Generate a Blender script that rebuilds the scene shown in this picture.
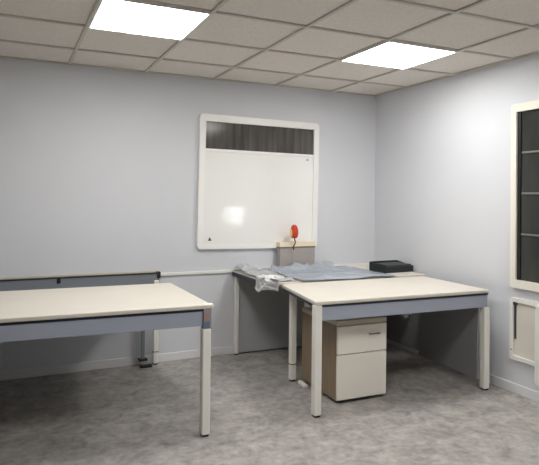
import bpy, bmesh, math, random
from mathutils import Matrix, Vector, noise

# ------------------------------------------------------------------ clear
for o in list(bpy.data.objects):
    bpy.data.objects.remove(o)
S = bpy.context.scene
COL = S.collection

# ------------------------------------------------------------------ camera
FPX, YAW, PITCH, ROLL = 559.88, 0.43525, 0.00764, 0.01074
CAM = Vector((-3.3386, -4.6631, 1.3992))
f_ = Vector((math.sin(YAW) * math.cos(PITCH), math.cos(YAW) * math.cos(PITCH), math.sin(PITCH)))
r_ = Vector((math.cos(YAW), -math.sin(YAW), 0))
u_ = r_.cross(f_)
rr = r_ * math.cos(ROLL) + u_ * math.sin(ROLL)
uu = u_ * math.cos(ROLL) - r_ * math.sin(ROLL)
cd = bpy.data.cameras.new('camera')
cam = bpy.data.objects.new('camera', cd)
COL.objects.link(cam)
m = Matrix((rr, uu, -f_)).transposed().to_4x4()
m.translation = CAM
cam.matrix_world = m
cd.sensor_fit = 'HORIZONTAL'
cd.sensor_width = 36.0
cd.lens = FPX * 36.0 / 539.0
cd.shift_y = -40.0 / 539.0
cd.clip_start = 0.05
S.camera = cam

# ------------------------------------------------------------------ world, light, exposure
w = bpy.data.worlds.new('daylight')
S.world = w
w.use_nodes = True
WORLD_STRENGTH = 9.0          # overcast daylight outside the windows
LAMP = 19.4                    # luminance of the ceiling panels
w.node_tree.nodes['Background'].inputs[0].default_value = (0.95, 0.98, 1.0, 1)
w.node_tree.nodes['Background'].inputs[1].default_value = WORLD_STRENGTH
vs = S.view_settings
vs.view_transform = 'Standard'
vs.look = 'None'
vs.gamma = 1.0
vs.use_curve_mapping = False
vs.exposure = 0.0
S.cycles.max_bounces = 10
S.cycles.diffuse_bounces = 6
S.cycles.use_denoising = True


# ------------------------------------------------------------------ helpers
def srgb(r, g, b):
    def c(v):
        v /= 255.0
        return v / 12.92 if v <= 0.04045 else ((v + 0.055) / 1.055) ** 2.4
    return (c(r), c(g), c(b), 1.0)


def mat(name, col, rough=0.5, spec=0.5, metal=0.0, coat=0.0, noise_amt=0.0, noise_scale=8.0, bump=0.0, bump_scale=60.0, stretch=None):
    m = bpy.data.materials.new(name)
    m.use_nodes = True
    nt = m.node_tree
    b = nt.nodes['Principled BSDF']
    b.inputs['Base Color'].default_value = col
    b.inputs['Roughness'].default_value = rough
    b.inputs['Specular IOR Level'].default_value = spec
    b.inputs['Metallic'].default_value = metal
    b.inputs['Coat Weight'].default_value = coat
    b.inputs['Coat Roughness'].default_value = 0.05
    tc = nt.nodes.new('ShaderNodeTexCoord')
    mp = nt.nodes.new('ShaderNodeMapping')
    nt.links.new(tc.outputs['Object'], mp.inputs[0])
    if stretch:
        mp.inputs['Scale'].default_value = stretch
    if noise_amt:
        n = nt.nodes.new('ShaderNodeTexNoise')
        n.inputs['Scale'].default_value = noise_scale
        n.inputs['Detail'].default_value = 6
        nt.links.new(mp.outputs[0], n.inputs['Vector'])
        r = nt.nodes.new('ShaderNodeValToRGB')
        r.color_ramp.elements[0].position = 0.3
        r.color_ramp.elements[1].position = 0.7
        k = 1 - noise_amt
        r.color_ramp.elements[0].color = (col[0] * k, col[1] * k, col[2] * k, 1)
        k = 1 + noise_amt
        r.color_ramp.elements[1].color = (min(1, col[0] * k), min(1, col[1] * k), min(1, col[2] * k), 1)
        nt.links.new(n.outputs['Fac'], r.inputs[0])
        nt.links.new(r.outputs[0], b.inputs['Base Color'])
    if bump:
        n2 = nt.nodes.new('ShaderNodeTexNoise')
        n2.inputs['Scale'].default_value = bump_scale
        n2.inputs['Detail'].default_value = 4
        nt.links.new(mp.outputs[0], n2.inputs['Vector'])
        bp = nt.nodes.new('ShaderNodeBump')
        bp.inputs['Strength'].default_value = bump
        bp.inputs['Distance'].default_value = 0.004
        nt.links.new(n2.outputs['Fac'], bp.inputs['Height'])
        nt.links.new(bp.outputs[0], b.inputs['Normal'])
    return m


def box(bm, lo, hi, bev=0.0, seg=2):
    lo = Vector(lo); hi = Vector(hi)
    c = (lo + hi) / 2
    d = hi - lo
    r = bmesh.ops.create_cube(bm, size=1.0, matrix=Matrix.Translation(c) @ Matrix.Diagonal((d.x, d.y, d.z, 1)))
    if bev > 0:
        es = list({e for v in r['verts'] for e in v.link_edges})
        bmesh.ops.bevel(bm, geom=es, offset=min(bev, min(d) * 0.45), segments=seg, profile=0.5, affect='EDGES')


def cyl(bm, p0, p1, r0, r1=None, n=16):
    p0 = Vector(p0); p1 = Vector(p1)
    d = p1 - p0
    q = d.to_track_quat('Z', 'Y').to_matrix().to_4x4()
    bmesh.ops.create_cone(bm, cap_ends=True, segments=n, radius1=r0, radius2=r0 if r1 is None else r1,
                          depth=d.length, matrix=Matrix.Translation((p0 + p1) / 2) @ q)


def lathe(bm, prof, c=(0, 0, 0), n=24):
    rings = []
    for r, z in prof:
        rings.append([bm.verts.new((c[0] + r * math.cos(2 * math.pi * i / n), c[1] + r * math.sin(2 * math.pi * i / n), c[2] + z)) for i in range(n)])
    for a, b in zip(rings, rings[1:]):
        for i in range(n):
            bm.faces.new((a[i], a[(i + 1) % n], b[(i + 1) % n], b[i]))
    bm.faces.new(rings[0][::-1])
    bm.faces.new(rings[-1])


def prism(bm, pts, axis, lo, hi, bev=0.0):
    """extrude a 2D outline along an axis (0,1,2)"""
    def P(p, t):
        v = [0, 0, 0]
        k = [i for i in range(3) if i != axis]
        v[k[0]], v[k[1]], v[axis] = p[0], p[1], t
        return v
    a = [bm.verts.new(P(p, lo)) for p in pts]
    b = [bm.verts.new(P(p, hi)) for p in pts]
    n = len(pts)
    fs = [bm.faces.new(a), bm.faces.new(b[::-1])]
    for i in range(n):
        fs.append(bm.faces.new((a[i], b[i], b[(i + 1) % n], a[(i + 1) % n])))
    if bev:
        es = list(set(fs[0].edges) | set(fs[1].edges))
        bmesh.ops.bevel(bm, geom=es, offset=bev, segments=2, profile=0.5, affect='EDGES')
    bmesh.ops.recalc_face_normals(bm, faces=bm.faces)


def rrect(x0, y0, x1, y1, r, n=6):
    out = []
    for cx, cy, a0 in ((x1 - r, y1 - r, 0), (x0 + r, y1 - r, 90), (x0 + r, y0 + r, 180), (x1 - r, y0 + r, 270)):
        for i in range(n + 1):
            a = math.radians(a0 + 90 * i / n)
            out.append((cx + r * math.cos(a), cy + r * math.sin(a)))
    return out


def ring_prism(bm, outer, inner, axis, lo, hi):
    """frame between two outlines with the same number of points"""
    def P(p, t):
        v = [0, 0, 0]
        k = [i for i in range(3) if i != axis]
        v[k[0]], v[k[1]], v[axis] = p[0], p[1], t
        return v
    n = len(outer)
    oa = [bm.verts.new(P(p, lo)) for p in outer]; ob = [bm.verts.new(P(p, hi)) for p in outer]
    ia = [bm.verts.new(P(p, lo)) for p in inner]; ib = [bm.verts.new(P(p, hi)) for p in inner]
    for i in range(n):
        j = (i + 1) % n
        bm.faces.new((oa[i], oa[j], ia[j], ia[i]))
        bm.faces.new((ob[i], ib[i], ib[j], ob[j]))
        bm.faces.new((oa[i], ob[i], ob[j], oa[j]))
        bm.faces.new((ia[i], ia[j], ib[j], ib[i]))
    bmesh.ops.recalc_face_normals(bm, faces=bm.faces)


def new():
    return bmesh.new()


def obj(name, bm, material, parent=None, smooth=False):
    me = bpy.data.meshes.new(name)
    if smooth:
        for f in bm.faces:
            f.smooth = True
    bm.to_mesh(me)
    bm.free()
    me.materials.append(material)
    o = bpy.data.objects.new(name, me)
    COL.objects.link(o)
    if parent:
        o.parent = parent
    return o


def thing(name, label, cat, loc=(0, 0, 0), rz=0.0, group=None):
    o = bpy.data.objects.new(name, None)
    o.empty_display_size = 0.1
    COL.objects.link(o)
    o.location = loc
    o.rotation_euler = (0, 0, rz)
    o['label'] = label
    o['category'] = cat
    if group:
        o['group'] = group
    return o


def tag(o, label, cat, group=None):
    o['label'] = label
    o['category'] = cat
    if group:
        o['group'] = group
    return o


def struct(name, bm, material, parent=None):
    o = obj(name, bm, material, parent)
    if not parent:
        o['kind'] = 'structure'
    return o


def struct_root(name, loc=(0, 0, 0)):
    o = bpy.data.objects.new(name, None)
    COL.objects.link(o)
    o.location = loc
    o['kind'] = 'structure'
    return o


# ------------------------------------------------------------------ materials
M = {}
M['wall'] = mat('wall_paint', srgb(218, 220, 225), 0.6, 0.3, noise_amt=0.02, noise_scale=1.5, bump=0.12, bump_scale=140)
M['trim'] = mat('trim_white', srgb(236, 235, 232), 0.4, 0.4)
M['skirting'] = mat('skirting_white', srgb(228, 228, 230), 0.4, 0.4)
M['cream'] = mat('desktop_cream', srgb(219, 213, 202), 0.42, 0.4, noise_amt=0.02, noise_scale=3)
M['edge'] = mat('edge_band', srgb(205, 196, 178), 0.45)
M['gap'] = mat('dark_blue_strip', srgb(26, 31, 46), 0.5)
M['beam'] = mat('beam_grey_blue', srgb(166, 172, 187), 0.4, 0.4, noise_amt=0.03, noise_scale=4)
M['rearbeam'] = mat('beam_dark_grey_blue', srgb(128, 133, 140), 0.45, 0.4)
M['leg'] = mat('leg_cream', srgb(243, 241, 234), 0.4)
M['sleeve'] = mat('leg_sleeve_grey', srgb(150, 152, 156), 0.4)
M['black'] = mat('black_plastic', srgb(22, 22, 23), 0.5)
M['end_panel'] = mat('dark_grey_laminate', srgb(138, 138, 140), 0.5)
M['panel'] = mat('grey_laminate', srgb(180, 181, 184), 0.5)
M['wood'] = mat('brown_wood', srgb(146, 128, 106), 0.5, noise_amt=0.12, noise_scale=6, stretch=(9, 9, 0.7))
M['drawer'] = mat('drawer_cream', srgb(242, 237, 227), 0.4)
M['pedtop'] = mat('pedestal_top_beige', srgb(196, 184, 165), 0.45)
M['sticker'] = mat('sticker_orange_brown', srgb(172, 140, 128), 0.6)
M['bluecap'] = mat('blue_grey_cap', srgb(104, 120, 145), 0.5)
M['cardtop'] = mat('cream_card', srgb(240, 228, 204), 0.6)
M['cardside'] = mat('taupe_card', srgb(172, 165, 162), 0.7, noise_amt=0.05, noise_scale=12)
M['cardlip'] = mat('brown_card_edge', srgb(140, 118, 92), 0.7)
M['red'] = mat('red_petal', srgb(205, 58, 36), 0.5, noise_amt=0.2, noise_scale=30)
M['yellow'] = mat('yellow_petal', srgb(238, 205, 130), 0.5)
M['stem'] = mat('dark_stem', srgb(78, 62, 44), 0.6)
M['vase'] = mat('pale_green_white', srgb(232, 232, 215), 0.35)
M['traydark'] = mat('tray_black', srgb(26, 31, 34), 0.4, noise_amt=0.3, noise_scale=40)
M['paper'] = mat('paper_grey_green', srgb(66, 72, 68), 0.6)
M['heater'] = mat('heater_white', srgb(238, 237, 233), 0.35)
M['hatch'] = mat('hatch_cream_grey', srgb(224, 219, 208), 0.5, noise_amt=0.04, noise_scale=5)
M['frame'] = mat('window_frame_white', srgb(247, 246, 243), 0.35)
M['frame_cream'] = mat('window_frame_cream', srgb(240, 236, 224), 0.35)
M['mullion'] = mat('grey_bar', srgb(112, 113, 108), 0.5)
M['grid'] = mat('ceiling_grid_grey', srgb(205, 198, 189), 0.5)
M['metal'] = mat('handle_metal', srgb(95, 95, 95), 0.3, metal=0.8)
M['white_board'] = mat('gloss_white_board', srgb(247, 247, 244), 0.25, 0.5, coat=1.0)


def floor_mat():
    m = bpy.data.materials.new('grey_mottled_vinyl')
    m.use_nodes = True
    nt = m.node_tree
    b = nt.nodes['Principled BSDF']
    tc = nt.nodes.new('ShaderNodeTexCoord')
    n1 = nt.nodes.new('ShaderNodeTexNoise')
    n1.inputs['Scale'].default_value = 8.0
    n1.inputs['Detail'].default_value = 9
    n1.inputs['Roughness'].default_value = 0.68
    n1.inputs['Distortion'].default_value = 0.4
    nt.links.new(tc.outputs['Object'], n1.inputs['Vector'])
    n2 = nt.nodes.new('ShaderNodeTexNoise')
    n2.inputs['Scale'].default_value = 24
    n2.inputs['Detail'].default_value = 6
    nt.links.new(tc.outputs['Object'], n2.inputs['Vector'])
    mx = nt.nodes.new('ShaderNodeMix')
    mx.data_type = 'FLOAT'
    mx.inputs[0].default_value = 0.3
    nt.links.new(n1.outputs['Fac'], mx.inputs[2])
    nt.links.new(n2.outputs['Fac'], mx.inputs[3])
    r = nt.nodes.new('ShaderNodeValToRGB')
    r.color_ramp.elements[0].position = 0.33
    r.color_ramp.elements[0].color = srgb(124, 121, 118)
    r.color_ramp.elements[1].position = 0.67
    r.color_ramp.elements[1].color = srgb(192, 188, 183)
    nt.links.new(mx.outputs[0], r.inputs[0])
    nt.links.new(r.outputs[0], b.inputs['Base Color'])
    b.inputs['Roughness'].default_value = 0.5
    b.inputs['Specular IOR Level'].default_value = 0.35
    return m


def ceil_mat():
    m = bpy.data.materials.new('mineral_fibre_tile')
    m.use_nodes = True
    nt = m.node_tree
    b = nt.nodes['Principled BSDF']
    tc = nt.nodes.new('ShaderNodeTexCoord')
    n1 = nt.nodes.new('ShaderNodeTexNoise')
    n1.inputs['Scale'].default_value = 70
    n1.inputs['Detail'].default_value = 5
    nt.links.new(tc.outputs['Object'], n1.inputs['Vector'])
    r = nt.nodes.new('ShaderNodeValToRGB')
    r.color_ramp.elements[0].position = 0.34
    r.color_ramp.elements[0].color = srgb(226, 219, 211)
    r.color_ramp.elements[1].position = 0.55
    r.color_ramp.elements[1].color = srgb(234, 228, 220)
    nt.links.new(n1.outputs['Fac'], r.inputs[0])
    nt.links.new(r.outputs[0], b.inputs['Base Color'])
    b.inputs['Roughness'].default_value = 0.9
    b.inputs['Specular IOR Level'].default_value = 0.1
    return m


def dark_glass(name, c1, c2, scale, rough=0.12, coat=1.0, lo=0.35, hi=0.75):
    """glass backed by a dark shutter: vertical streaks"""
    m = bpy.data.materials.new(name)
    m.use_nodes = True
    nt = m.node_tree
    b = nt.nodes['Principled BSDF']
    tc = nt.nodes.new('ShaderNodeTexCoord')
    mp = nt.nodes.new('ShaderNodeMapping')
    mp.inputs['Scale'].default_value = scale
    nt.links.new(tc.outputs['Object'], mp.inputs[0])
    n = nt.nodes.new('ShaderNodeTexNoise')
    n.inputs['Scale'].default_value = 1.0
    n.inputs['Detail'].default_value = 5
    nt.links.new(mp.outputs[0], n.inputs['Vector'])
    r = nt.nodes.new('ShaderNodeValToRGB')
    r.color_ramp.elements[0].position = lo
    r.color_ramp.elements[0].color = c1
    r.color_ramp.elements[1].position = hi
    r.color_ramp.elements[1].color = c2
    nt.links.new(n.outputs['Fac'], r.inputs[0])
    nt.links.new(r.outputs[0], b.inputs['Base Color'])
    b.inputs['Roughness'].default_value = rough
    b.inputs['Specular IOR Level'].default_value = 0.5
    return m


def emit(name, col, strength):
    m = bpy.data.materials.new(name)
    m.use_nodes = True
    b = m.node_tree.nodes['Principled BSDF']
    b.inputs['Base Color'].default_value = (0.8, 0.8, 0.8, 1)
    b.inputs['Emission Color'].default_value = col
    b.inputs['Emission Strength'].default_value = strength
    return m


def film_mat(name, col, alpha, rough=0.25):
    m = mat(name, col, rough, 0.6, noise_amt=0.12, noise_scale=9)
    m.node_tree.nodes['Principled BSDF'].inputs['Alpha'].default_value = alpha
    return m


M['floor'] = floor_mat()
M['ceil'] = ceil_mat()
M['upper_pane'] = dark_glass('dark_brown_pane', srgb(66, 62, 58), srgb(100, 96, 91), (24, 1, 2.0))
M['dark_pane'] = dark_glass('dark_green_pane', srgb(40, 42, 39), srgb(62, 64, 59), (1, 5, 1.0), rough=0.2)
M['lamp'] = emit('light_panel', (1.0, 0.985, 0.955, 1), LAMP)
M['film'] = film_mat('blue_grey_film', srgb(184, 194, 205), 0.72)
M['clear'] = film_mat('clear_grey_film', srgb(198, 200, 204), 0.7, 0.2)
M['bag'] = film_mat('white_film', srgb(226, 227, 228), 0.85, 0.3)
M['blind'] = mat('blind_fabric', srgb(205, 203, 195), 0.8)

# ------------------------------------------------------------------ setting
XL, YB, H = -7.4, -9.4, 2.4216       # left wall, rear wall, ceiling height (room corner in view = origin)
T = 0.12
bm = new(); box(bm, (XL - T, YB - T, -0.1), (T, T, 0)); struct('floor', bm, M['floor'])
bm = new(); box(bm, (XL - T, YB - T, H + 0.012), (T, T, H + 0.1)); struct('ceiling', bm, M['ceil'])
bm = new(); box(bm, (XL, 0, 0), (T, T, H + 0.02)); struct('wall_back', bm, M['wall'])
bm = new(); box(bm, (XL - T, YB - T, 0), (XL, T, H + 0.02)); struct('wall_left', bm, M['wall'])
bm = new(); box(bm, (XL, YB - T, 0), (T, YB, H + 0.02)); struct('wall_rear', bm, M['wall'])
# right wall with an opening (window behind the viewer, it shows only in the glossy board)
OY0, OY1, OZ0, OZ1 = -4.40, -3.45, 0.94, 2.0
bm = new()
box(bm, (0, YB, 0), (T, OY0, H + 0.02))
box(bm, (0, OY1, 0), (T, 0, H + 0.02))
box(bm, (0, OY0, 0), (T, OY1, OZ0))
box(bm, (0, OY0, OZ1), (T, OY1, H + 0.02))
struct('wall_right', bm, M['wall'])

# skirting
bm = new(); box(bm, (XL, -0.012, 0), (0, 0, 0.07), 0.004); struct('baseboard_back', bm, M['skirting'])
bm = new(); box(bm, (-0.012, YB, 0), (0, -0.012, 0.07), 0.004); struct('baseboard_right', bm, M['skirting'])
bm = new(); box(bm, (XL, YB, 0), (XL + 0.012, -0.012, 0.07), 0.004); struct('baseboard_left', bm, M['skirting'])
bm = new(); box(bm, (XL + 0.012, YB, 0), (-0.012, YB + 0.012, 0.07), 0.004); struct('baseboard_rear', bm, M['skirting'])
# white trunking rail along the back wall
bm = new(); box(bm, (XL, -0.016, 0.722), (0, 0, 0.748), 0.004); struct('trim_1', bm, M['trim'])

# ceiling grid of T bars
XA, R0 = -2.9211, 0.4991
bm = new()
xs = [XA + 0.6 * k for k in range(-7, 5)]
ys = [-(R0 + 0.6 * k) for k in range(0, 15)]
hw = 0.011
for x in xs:
    box(bm, (x - hw, YB, H), (x + hw, 0, H + 0.0125))
for y in ys:
    for a, b in zip([XL] + xs, xs + [0]):
        box(bm, (a + hw, y - hw, H), (b - hw, y + hw, H + 0.0125))
struct('trim_2', bm, M['grid'])
bm = new()      # wall angle
box(bm, (XL, -0.02, H), (0, 0, H + 0.0125)); box(bm, (-0.02, YB, H), (0, -0.02, H + 0.0125))
struct('trim_3', bm, M['grid'])


# ---- window on the back wall: dark fixed light above, glossy white board below
win = struct_root('window_1', (-1.262, 0, 1.52))
WX0, WX1, WZ0, WZ1 = -0.596, 0.588, -0.588, 0.588
fr_o = rrect(WX0, WZ0, WX1, WZ1, 0.035)
fr_i = rrect(WX0 + 0.055, WZ0 + 0.05, WX1 - 0.055, WZ1 - 0.062, 0.006)
bm = new(); ring_prism(bm, fr_o, fr_i, 1, -0.032, 0.0)
obj('window_frame', bm, M['frame'], win)
bm = new(); box(bm, (WX0 + 0.05, -0.012, 0.285), (WX1 - 0.05, -0.002, WZ1 - 0.055)); obj('window_pane', bm, M['upper_pane'], win)
bm = new(); box(bm, (WX0 + 0.05, -0.03, 0.262), (WX1 - 0.05, -0.001, 0.288), 0.004); obj('transom', bm, M['frame'], win)
bm = new(); box(bm, (WX0 + 0.055, -0.026, WZ0 + 0.05), (WX1 - 0.055, -0.002, 0.262), 0.004); b_ = obj('lower_board', bm, M['white_board'], win)
b_['label'] = 'glossy white board filling the lower part'
bm = new(); prism(bm, [(-0.50, -0.515), (-0.465, -0.515), (-0.484, -0.482)], 1, -0.028, -0.0255); obj('corner_sticker', bm, M['metal'], win)
bm = new(); box(bm, (0.455, -0.034, 0.232), (0.478, -0.0255, 0.24), 0.002); obj('latch', bm, M['metal'], win)
win.rotation_euler = (0, math.radians(0.7), 0)

# ---- window on the right wall: dark panes with grey cross bars
win2 = struct_root('window_2', (0, -1.712, 1.412))
L2 = -1.25
bm = new(); ring_prism(bm, rrect(L2, -0.648, 0, 0.676, 0.02), rrect(L2 + 0.06, -0.59, -0.047, 0.618, 0.006), 0, -0.035, 0.0)
obj('window_frame', bm, M['frame_cream'], win2)
bm = new(); box(bm, (-0.012, L2 + 0.05, -0.60), (-0.002, -0.05, 0.625)); obj('window_pane', bm, M['dark_pane'], win2)
bm = new(); box(bm, (-0.02, -0.074, -0.59), (-0.012, -0.047, 0.618)); obj('blind_guide', bm, M['black'], win2)
for z in (0.322, 0.030, -0.262):
    bm = new(); box(bm, (-0.022, L2 + 0.06, z - 0.007), (-0.012, -0.082, z + 0.007), 0.002); obj('glazing_bar', bm, M['mullion'], win2)

# ---- window beside the viewer: daylight below a lowered blind (seen in the glossy board)
win3 = struct_root('window_3', (0, (OY0 + OY1) / 2, (OZ0 + OZ1) / 2))
hw3, hh3 = (OY1 - OY0) / 2, (OZ1 - OZ0) / 2
bm = new(); ring_prism(bm, rrect(-hw3 - 0.05, -hh3 - 0.05, hw3 + 0.05, hh3 + 0.05, 0.02), rrect(-hw3 + 0.02, -hh3 + 0.02, hw3 - 0.02, hh3 - 0.02, 0.006), 0, -0.03, 0.0)
obj('window_frame', bm, M['frame'], win3)
bm = new()
box(bm, (0.03, -hw3, -0.24), (0.036, hw3, hh3))
obj('roller_blind', bm, M['blind'], win3)
bm = new(); box(bm, (0.05, -hw3, -0.425), (0.06, hw3, -0.405)); obj('glazing_bar', bm, M['frame'], win3)


# ------------------------------------------------------------------ ceiling lights
def light_proto():
    t = thing('ceiling_light', '', 'ceiling light')
    o_ = rrect(-0.3, -0.3, 0.3, 0.3, 0.004, 2)
    i_ = rrect(-0.284, -0.284, 0.284, 0.284, 0.004, 2)
    bm = new(); ring_prism(bm, o_, i_, 2, -0.006, 0.012); obj('frame', bm, M['trim'], t)
    bm = new(); box(bm, (-0.285, -0.285, -0.003), (0.285, 0.285, 0.008)); obj('diffuser', bm, M['lamp'], t)
    return t


def dup(root):
    r = root.copy(); COL.objects.link(r)
    for ch in list(root.children):
        c = ch.copy(); COL.objects.link(c); c.parent = r
        for g in ch.children:
            d = g.copy(); COL.objects.link(d); d.parent = c
    return r


lights = [
    (XA + 0.3, -1.398, 'square white ceiling panel light at left, above the long left desk'),
    (XA + 2.1, -1.398, 'square white ceiling panel light at right, nearer the corner, above the right desk'),
    (XA + 0.3, -3.198, 'square white ceiling panel light near the viewer, in line with the left one'),
    (XA + 2.1, -3.198, 'square white ceiling panel light near the viewer, by the right wall'),
]
lp = light_proto()
for i, (x, y, lab) in enumerate(lights):
    o = lp if i == 0 else dup(lp)
    o.location = (x, y, H)
    o['label'] = lab
    o['group'] = 'ceiling panel lights'


# ------------------------------------------------------------------ left bench desk
TZ = 0.737
RY = 1.560
LZ = 0.768     # this desk stands a little higher
d = thing('desk', 'long cream-topped desk at left with blue-grey front beam and square leg', 'desk', (-2.256, -1.560, 0))
XE = -1.3      # left end, out of frame
TURN = Matrix.Rotation(math.radians(-2.2), 4, 'Z')


def tbox(lo, hi, bev=0.0):
    bm = new(); box(bm, lo, hi, bev)
    bmesh.ops.transform(bm, matrix=TURN, verts=bm.verts)
    return bm


def sq_leg(x0, y0, x1, y1, z0, z1, m, par, foot=True):
    bm = new(); box(bm, (x0, y0, z0 + 0.012), (x1, y1, z1), 0.008, 3)
    l = obj('leg', bm, m, par)
    if foot:
        bm = new(); box(bm, (x0 + 0.006, y0 + 0.006, z0), (x1 - 0.006, y1 - 0.006, z0 + 0.014), 0.003)
        obj('foot', bm, M['black'], l)
    return l


bm = new(); prism(bm, [(XE, 0), (0, 0), (-0.045, 0.885), (XE, 0.885)], 2, LZ - 0.024, LZ, 0.006)
bmesh.ops.transform(bm, matrix=TURN, verts=bm.verts)
obj('tabletop', bm, M['cream'], d)
obj('navy_strip', tbox((XE, 0.010, LZ - 0.038), (-0.02, 0.03, LZ - 0.0245)), M['gap'], d)  # dark blue strip between tabletop and front beam
obj('front_beam', tbox((XE, 0.014, LZ - 0.125), (-0.052, 0.040, LZ - 0.0385), 0.003), M['beam'], d)
bm = new(); box(bm, (-0.048, 0.002, LZ - 0.024), (0.012, 0.05, LZ + 0.001), 0.008, 3); obj('corner_cap', bm, M['leg'], d)
sq_leg(-0.055, 0.0, -0.004, 0.052, 0, 0.628, M['leg'], d)
bm = new(); box(bm, (-0.050, 0.006, 0.622), (0.0, 0.050, LZ - 0.025), 0.004); obj('leg_sleeve', bm, M['sleeve'], d)
bm = new(); box(bm, (-0.052, 0.001, 0.630), (-0.014, 0.0065, 0.668), 0.002); obj('blue_cap', bm, M['bluecap'], d)
bm = new(); box(bm, (-0.050, 0.002, 0.673), (-0.016, 0.0065, 0.718), 0.002); obj('sticker', bm, M['sticker'], d)
sq_leg(XE + 0.02, 0.085, XE + 0.07, 0.135, 0, LZ - 0.025, M['leg'], d)
bm = new(); box(bm, (XE, 0.14, 0.02), (XE + 0.02, RY - 0.08, 0.70), 0.003); obj('end_panel', bm, M['rearbeam'], d)  # unseen panel, added at the out-of-frame end to deepen shade under the desk
before = set(d.children)
# rear beam against the wall, its legs, and the inset cross rails below the top
bm = new(); box(bm, (XE, RY - 0.065, 0.640), (0.035, RY - 0.035, 0.752), 0.003); obj('rear_beam', bm, M['rearbeam'], d)
bm = new(); box(bm, (XE, RY - 0.070, 0.752), (0.035, RY - 0.030, 0.760), 0.002); obj('beam_cap', bm, M['black'], d)
bm = new(); box(bm, (XE, RY - 0.030, 0.752), (0.035, RY - 0.018, 0.772), 0.002); obj('beam_edge', bm, M['edge'], d)
bm = new(); box(bm, (0.012, RY - 0.075, 0.715), (0.042, RY - 0.020, 0.768), 0.004); obj('end_cap', bm, M['black'], d)
bm = new(); box(bm, (-0.765, RY - 0.071, 0.715), (-0.737, RY - 0.06, 0.755), 0.002); obj('beam_clip', bm, M['black'], d)
sq_leg(-0.012, RY - 0.075, 0.030, RY - 0.033, 0, 0.70, M['leg'], d)
bm = new(); box(bm, (-0.014, RY - 0.077, 0.105), (0.032, RY - 0.031, 0.113), 0.002); obj('leg_band', bm, M['mullion'], d)
bm = new(); box(bm, (-0.112, RY - 0.070, 0.05), (-0.082, RY - 0.044, 0.645), 0.004); rp = obj('cable_riser', bm, M['rearbeam'], d)
bm = new(); box(bm, (-0.130, RY - 0.085, 0.045), (-0.060, RY - 0.030, 0.062), 0.004); obj('riser_foot', bm, M['black'], rp)
bm = new(); box(bm, (-0.125, RY - 0.12, 0.0), (-0.030, RY - 0.075, 0.016), 0.004); obj('floor_plate', bm, M['black'], rp)
sq_leg(XE + 0.02, RY - 0.075, XE + 0.065, RY - 0.033, 0, 0.70, M['leg'], d)
for c in set(d.children) - before:
    c.location.x = 0.024
for x in (-0.55, -1.1):
    bm = new(); box(bm, (x, 0.10, LZ - 0.064), (x + 0.04, 0.88, LZ - 0.0245), 0.003)
    box(bm, (x, 0.83, 0.61), (x + 0.04, 0.88, LZ - 0.05), 0.003)
    obj('cross_rail', bm, M['beam'], d)
bm = new(); box(bm, (XE, 0.80, 0.598), (-0.09, RY - 0.066, 0.606)); box(bm, (XE, 0.80, 0.606), (-0.09, 0.807, 0.65)); obj('shade_tray', bm, M['rearbeam'], d)  # hidden tray added behind the top to keep light off the wall below

# ------------------------------------------------------------------ right desk (front of the pair)
d = thing('desk', 'cream-topped desk at right standing over the drawer pedestal', 'desk', (-1.572, -1.572, 0), math.radians(-2.2))
W_, D_ = 1.425, 0.745
bm = new(); prism(bm, [(0, 0), (W_, 0), (W_, D_), (0.085, D_)], 2, TZ - 0.024, TZ, 0.006); obj('tabletop', bm, M['cream'], d)
bm = new(); box(bm, (0.05, 0.004, TZ - 0.037), (W_ - 0.004, 0.030, TZ - 0.0245)); obj('navy_strip', bm, M['gap'], d)  # dark blue line under the top, as on the left desk
bm = new(); box(bm, (0.05, 0.010, TZ - 0.128), (W_ - 0.004, 0.036, TZ - 0.0375), 0.003); obj('front_beam', bm, M['beam'], d)
bm = new(); box(bm, (0.22, D_ - 0.05, TZ - 0.10), (W_ - 0.02, D_ - 0.03, TZ - 0.0245), 0.003); obj('back_rail', bm, M['beam'], d)
bm = new(); prism(bm, [(0.014, 0.055), (0.05, 0.055), (0.125, D_ - 0.03), (0.09, D_ - 0.03)], 2, TZ - 0.044, TZ - 0.0245); obj('side_rail', bm, M['gap'], d)
bm = new(); box(bm, (W_ - 0.052, 0.060, 0.072), (W_ - 0.036, D_ - 0.01, TZ - 0.0245), 0.002); obj('end_panel', bm, M['end_panel'], d)
bm = new(); box(bm, (W_ - 0.05, 0.06, TZ - 0.09), (W_ - 0.02, D_ - 0.03, TZ - 0.0245), 0.003); obj('side_rail', bm, M['beam'], d)
sq_leg(0.0, 0.001, 0.052, 0.052, 0, TZ - 0.0245, M['leg'], d)
sq_leg(W_ - 0.034, 0.004, W_ + 0.017, 0.056, 0, TZ - 0.128, M['leg'], d)
sq_leg(0.155, D_ - 0.058, 0.203, D_ - 0.010, 0, TZ - 0.0245, M['leg'], d)
sq_leg(W_ - 0.78, D_ - 0.056, W_ - 0.731, D_ - 0.008, 0, TZ - 0.0245, M['leg'], d)
bm = new(); box(bm, (0.153, D_ - 0.060, 0.128), (0.205, D_ - 0.008, 0.136), 0.002); obj('leg_band', bm, M['mullion'], d)
bm = new(); box(bm, (0.70, 0.05, TZ - 0.15), (0.78, 0.10, TZ - 0.1285), 0.006); box(bm, (0.72, 0.045, TZ - 0.165), (0.75, 0.075, TZ - 0.148), 0.004); obj('cable_clip', bm, M['sleeve'], d)

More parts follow.
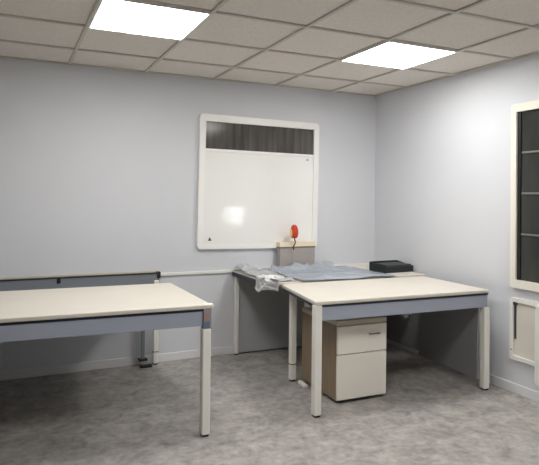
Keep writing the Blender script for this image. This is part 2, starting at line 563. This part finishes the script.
# ------------------------------------------------------------------ back desk against the wall (rear of the pair)
d = thing('desk', 'desk against the back wall under blue-grey plastic sheet, with grey back panel', 'desk', (-1.535, -0.795, 0))
W2, D2 = 1.505, 0.770
bm = new(); box(bm, (0, 0, TZ - 0.024), (W2, D2, TZ), 0.006); obj('tabletop', bm, M['cream'], d)
bm = new(); box(bm, (-0.004, 0.0, TZ - 0.040), (-0.0003, D2, TZ - 0.003), 0.001); obj('edge_rail', bm, M['gap'], d)
bm = new(); box(bm, (0.36, 0.012, TZ - 0.13), (W2 - 0.02, 0.034, TZ - 0.0245), 0.003); obj('front_beam', bm, M['beam'], d)
bm = new(); box(bm, (0.050, D2 - 0.022, 0.015), (W2 - 0.06, D2 - 0.004, TZ - 0.0245), 0.002); obj('modesty_panel', bm, M['panel'], d)
bm = new(); box(bm, (W2 - 0.052, 0.0, 0.072), (W2 - 0.036, D2 - 0.05, TZ - 0.0245), 0.002); obj('end_panel', bm, M['end_panel'], d)
sq_leg(0.014, D2 - 0.045, 0.050, D2 - 0.002, 0, TZ - 0.0245, M['leg'], d)
sq_leg(W2 - 0.80, D2 - 0.072, W2 - 0.755, D2 - 0.028, 0, TZ - 0.0245, M['leg'], d)
sq_leg(0.36, 0.04, 0.405, 0.085, 0, TZ - 0.0245, M['leg'], d)
sq_leg(W2 - 0.76, 0.04, W2 - 0.715, 0.085, 0, TZ - 0.0245, M['leg'], d)

# ------------------------------------------------------------------ drawer pedestal
p = thing('drawer_pedestal', 'cream two-drawer pedestal with brown sides under the right desk', 'drawer pedestal', (-1.318, -1.430, 0), math.radians(-1.0))
PW, PD, PH = 0.402, 0.52, 0.562
bm = new(); box(bm, (0, 0.020, 0.022), (PW, PD, PH - 0.034), 0.003); obj('carcass', bm, M['wood'], p)
bm = new(); box(bm, (-0.001, 0.004, PH - 0.033), (PW + 0.001, PD + 0.001, PH), 0.004); obj('top', bm, M['pedtop'], p)
bm = new(); box(bm, (0.002, 0, 0.335), (PW - 0.002, 0.0195, PH - 0.038), 0.004); dr = obj('drawer', bm, M['drawer'], p)
bm = new(); box(bm, (0.245, -0.020, 0.455), (0.335, -0.013, 0.463), 0.002)
box(bm, (0.250, -0.014, 0.456), (0.258, 0.0, 0.462)); box(bm, (0.322, -0.014, 0.456), (0.330, 0.0, 0.462))
obj('handle', bm, M['metal'], dr)
bm = new(); box(bm, (0.002, 0, 0.026), (PW - 0.002, 0.0195, 0.329), 0.004); dr = obj('drawer', bm, M['drawer'], p)
for x in (0.05, PW - 0.05):
    for y in (0.06, PD - 0.06):
        bm = new(); cyl(bm, (x - 0.012, y, 0.012), (x + 0.012, y, 0.012), 0.012, n=16)
        box(bm, (x - 0.016, y - 0.012, 0.014), (x + 0.016, y + 0.012, 0.0235), 0.002)
        obj('castor', bm, M['black'], p)

# short white bar on the floor by the rear leg
bm = new(); box(bm, (-0.06, -0.016, 0.0), (0.055, 0.016, 0.026), 0.006, 3)
t = obj('floor_bar', bm, M['leg']); t.location = (-1.348, -1.0, 0); t.rotation_euler = (0, 0, math.radians(84))
tag(t, 'short white bar on the floor between rear desk leg and brown pedestal side', 'bar')

# ------------------------------------------------------------------ cardboard box under the window
BX = (-0.925, -0.105, TZ + 0.0)
b = thing('cardboard_box', 'narrow grey box with cream lid and brown rim, under the white window board', 'box', BX)
bm = new(); box(bm, (-0.182, 0.004, 0), (0.182, 0.068, 0.194), 0.003); obj('body', bm, M['cardside'], b)
bm = new(); box(bm, (-0.185, 0.001, 0.194), (0.185, 0.071, 0.208), 0.002); obj('rim', bm, M['cardlip'], b)
bm = new(); box(bm, (-0.184, 0.0, 0.208), (0.184, 0.072, 0.250), 0.003); obj('lid', bm, M['cardtop'], b)

# ------------------------------------------------------------------ red flower on the box
TOPZ = 0.250      # head height above the desk, level with the box lid
fl = thing('red_flower', 'small red flower head with yellow side on bent stem before the narrow box', 'flower', (-0.985, -0.138, TZ))
bm = new()
lathe(bm, [(0.018, 0), (0.020, 0.003), (0.016, 0.010), (0.005, 0.016), (0.0035, 0.02), (0.0035, 0.19)], n=20)
obj('foot', bm, M['cardside'], fl, True)
bm = new()
pts = [Vector((0, 0, 0.185)), Vector((-0.004, 0, 0.212)), Vector((0.010, 0, 0.232)), Vector((0.016, 0, 0.25)), Vector((0.008, 0, 0.28)), Vector((0.004, 0, 0.31))]
for a, c in zip(pts, pts[1:]):
    cyl(bm, a, c, 0.006, 0.0055, 10)
obj('stem', bm, M['stem'], fl, True)
bm = new()
for i in range(5):
    a = 2 * math.pi * i / 5 + 0.3
    R = Matrix.Translation((0.004 + 0.012 * math.cos(a), 0.012 * math.sin(a), 0.35)) @ Matrix.Rotation(a, 4, 'Z') @ Matrix.Rotation(-0.10, 4, 'Y') @ Matrix.Diagonal((0.026, 0.026, 0.062, 1))
    bmesh.ops.create_uvsphere(bm, u_segments=16, v_segments=10, radius=1, matrix=R)
obj('petals', bm, M['red'], fl, True)
bm = new()
R = Matrix.Translation((-0.032, -0.008, 0.338)) @ Matrix.Rotation(-0.12, 4, 'Y') @ Matrix.Diagonal((0.010, 0.014, 0.040, 1))
bmesh.ops.create_uvsphere(bm, u_segments=14, v_segments=8, radius=1, matrix=R)
obj('side_petal', bm, M['yellow'], fl, True)['label'] = 'yellow petal on the left side'

# ------------------------------------------------------------------ dark tray of papers in the corner
t = thing('document_tray', 'black tray of papers on the back desk, in the corner by the right wall', 'tray', (-0.178, -0.52, TZ), math.radians(3))
bm = new()
box(bm, (-0.165, -0.11, 0), (0.160, 0.12, 0.006), 0.002)
box(bm, (-0.165, -0.11, 0.006), (-0.159, 0.12, 0.075), 0.002)
prism(bm, [(-0.11, 0.006), (0.12, 0.006), (0.12, 0.082), (-0.03, 0.060)], 0, 0.154, 0.160)
box(bm, (-0.159, 0.114, 0.006), (0.154, 0.12, 0.082), 0.002)
box(bm, (-0.159, -0.11, 0.006), (0.154, -0.104, 0.058), 0.002)
obj('tray', bm, M['traydark'], t)
bm = new()
random.seed(3)
z = 0.0065
for i in range(5):
    th = 0.012
    dx = random.uniform(-0.006, 0.006); dy = random.uniform(-0.005, 0.005)
    box(bm, (-0.145 + dx, -0.095 + dy, z), (0.142 + dx, 0.105 + dy, z + th), 0.001)
    z += th + 0.0004
obj('paper_stack', bm, M['paper'], t)


# ------------------------------------------------------------------ plastic sheet on the back desk
def crumple(nx, ny, fn):
    bm = new()
    g = [[bm.verts.new(fn(i / (nx - 1), j / (ny - 1))) for i in range(nx)] for j in range(ny)]
    for j in range(ny - 1):
        for i in range(nx - 1):
            bm.faces.new((g[j][i], g[j][i + 1], g[j + 1][i + 1], g[j + 1][i]))
    return bm


def ridged(x, y, s, seed):
    v = noise.noise(Vector((x * s, y * s, seed)))
    return 1.0 - abs(v) * 2.0


BXL, BXR, BYF = -1.120, -0.730, -0.165


def sheet_pt(u, v):
    x = -1.265 + u * 0.905
    y = -0.832 + v * (0.809 - 0.14 * u)
    x += 0.02 * noise.noise(Vector((u * 5, v * 5, 1.0)))
    y += 0.010 * noise.noise(Vector((u * 5, v * 5, 9.0)))
    y = min(y, -0.022)
    h = 0.004 + 0.010 * max(0, ridged(x, y, 4.0, 3.0)) ** 2 + 0.003 * max(0, ridged(x, y, 11.0, 7.0)) ** 2
    k = math.exp(-max(0, BYF - y) ** 2 / 0.004) if BXL - 0.10 < x < BXR + 0.12 else 0
    h += 0.055 * k * (0.55 + 0.5 * ridged(x, y, 9, 5)) * (1 if y < BYF + 0.01 else 0)
    if u > 0.9:
        h *= max(0.15, (1 - u) / 0.1)
    return (x, y, TZ + 0.002 + h)


def film_pt(u, v):
    x = -1.530 + u * 0.245
    y = -0.765 + v * 0.74 + 0.02 * noise.noise(Vector((u * 5, v * 5, 3.0)))
    x += 0.010 * noise.noise(Vector((u * 4, v * 6, 6.0)))
    x = min(x, -1.296)
    y = min(y, -0.022)
    h = 0.004 + 0.014 * max(0, ridged(x, y, 7.0, 4.0)) ** 2 + 0.008 * max(0, ridged(x, y, 16.0, 8.0)) ** 2
    h += 0.040 * math.exp(-((x + 1.46) ** 2) / 0.010 - ((y + 0.12) ** 2) / 0.02) * (0.6 + 0.8 * ridged(x, y, 14, 2))
    return (x, y, TZ + 0.002 + h)


bm = crumple(110, 80, sheet_pt)
# opening where the box stands
bmesh.ops.delete(bm, geom=[f for f in bm.faces if BXL < f.calc_center_median().x < BXR and f.calc_center_median().y > BYF], context='FACES')
sh = obj('plastic_sheet', bm, M['film'], None, True)
mod = sh.modifiers.new('thickness', 'SOLIDIFY'); mod.thickness = 0.0015; mod.offset = 1
tag(sh, 'rumpled blue-grey plastic sheet spread over the desk at the back wall', 'plastic sheet')
fm = obj('plastic_film', crumple(44, 90, film_pt), M['clear'], None, True)
mod = fm.modifiers.new('thickness', 'SOLIDIFY'); mod.thickness = 0.0015; mod.offset = 1
tag(fm, 'crumpled clear grey plastic film bunched on the left end of the back desk', 'plastic film')

# white plastic bag hanging over the left edge of the back desk
def bag_pt(u, v):
    y = -0.61 - 0.30 * u
    L = v * 0.26
    if L < 0.12:
        x = -1.432 - L * 0.97; z = TZ + 0.036
    else:
        k = L - 0.12
        a = min(1, k / 0.04)
        x = -1.552 - 0.010 * math.sin(a * math.pi / 2) + 0.055 * max(0, min(1, (u - 0.78) / 0.15))
        z = TZ + 0.036 - 0.012 * a - max(0, k - 0.02) * (0.85 - 0.35 * u + 0.10 * math.sin(u * 7))
    n = noise.noise_vector(Vector((y * 13, L * 15, 4.2)))
    r = ridged(y, L, 18, 1.7)
    x += -0.008 * n.x - 0.012 * max(0, r)
    z += 0.010 * n.z + (0.016 * r if L < 0.12 else 0.004 * r)
    return (min(x, -1.550 if u < 0.78 else -1.495) if L > 0.12 else x, y + 0.016 * n.y, max(z, TZ + 0.030) if L < 0.12 else z)


bm = crumple(60, 44, bag_pt)
bg = obj('plastic_bag', bm, M['bag'], None, True)
mod = bg.modifiers.new('thickness', 'SOLIDIFY'); mod.thickness = 0.002; mod.offset = 1
tag(bg, 'crumpled white plastic bag hanging over the left edge of the back desk', 'plastic bag')

# ------------------------------------------------------------------ fixtures low on the right wall
h = thing('wall_hatch', 'white-framed cream panel with dark slot, low on the right wall under the window', 'wall panel', (0, -1.700, 0.243))
bm = new(); ring_prism(bm, rrect(-0.245, 0, 0, 0.447, 0.02), rrect(-0.225, 0.03, -0.030, 0.415, 0.01), 0, -0.022, 0.0)
obj('frame', bm, M['heater'], h)
bm = new(); box(bm, (-0.010, -0.23, 0.025), (-0.001, -0.025, 0.42)); obj('panel', bm, M['hatch'], h)
bm = new(); box(bm, (-0.016, -0.052, 0.15), (-0.010, -0.036, 0.40), 0.002); box(bm, (-0.026, -0.062, 0.395), (-0.010, -0.032, 0.418), 0.003); obj('slot', bm, M['metal'], h)
bm = new(); cyl(bm, (-0.026, -0.018, 0.07), (-0.02, -0.018, 0.07), 0.006, n=12); obj('screw', bm, M['sleeve'], h)
h = thing('wall_heater', 'white rounded heater box at the right edge of the photo, low on the wall', 'heater', (0, -1.948, 0.125))
bm = new(); prism(bm, rrect(-0.72, 0, 0, 0.552, 0.03), 0, -0.06, -0.001, 0.008); obj('body', bm, M['heater'], h)
bm = new()
for i in range(14):
    box(bm, (-0.0625, -0.68 + i * 0.045, 0.48), (-0.0595, -0.65 + i * 0.045, 0.52))
obj('grille', bm, M['mullion'], h)
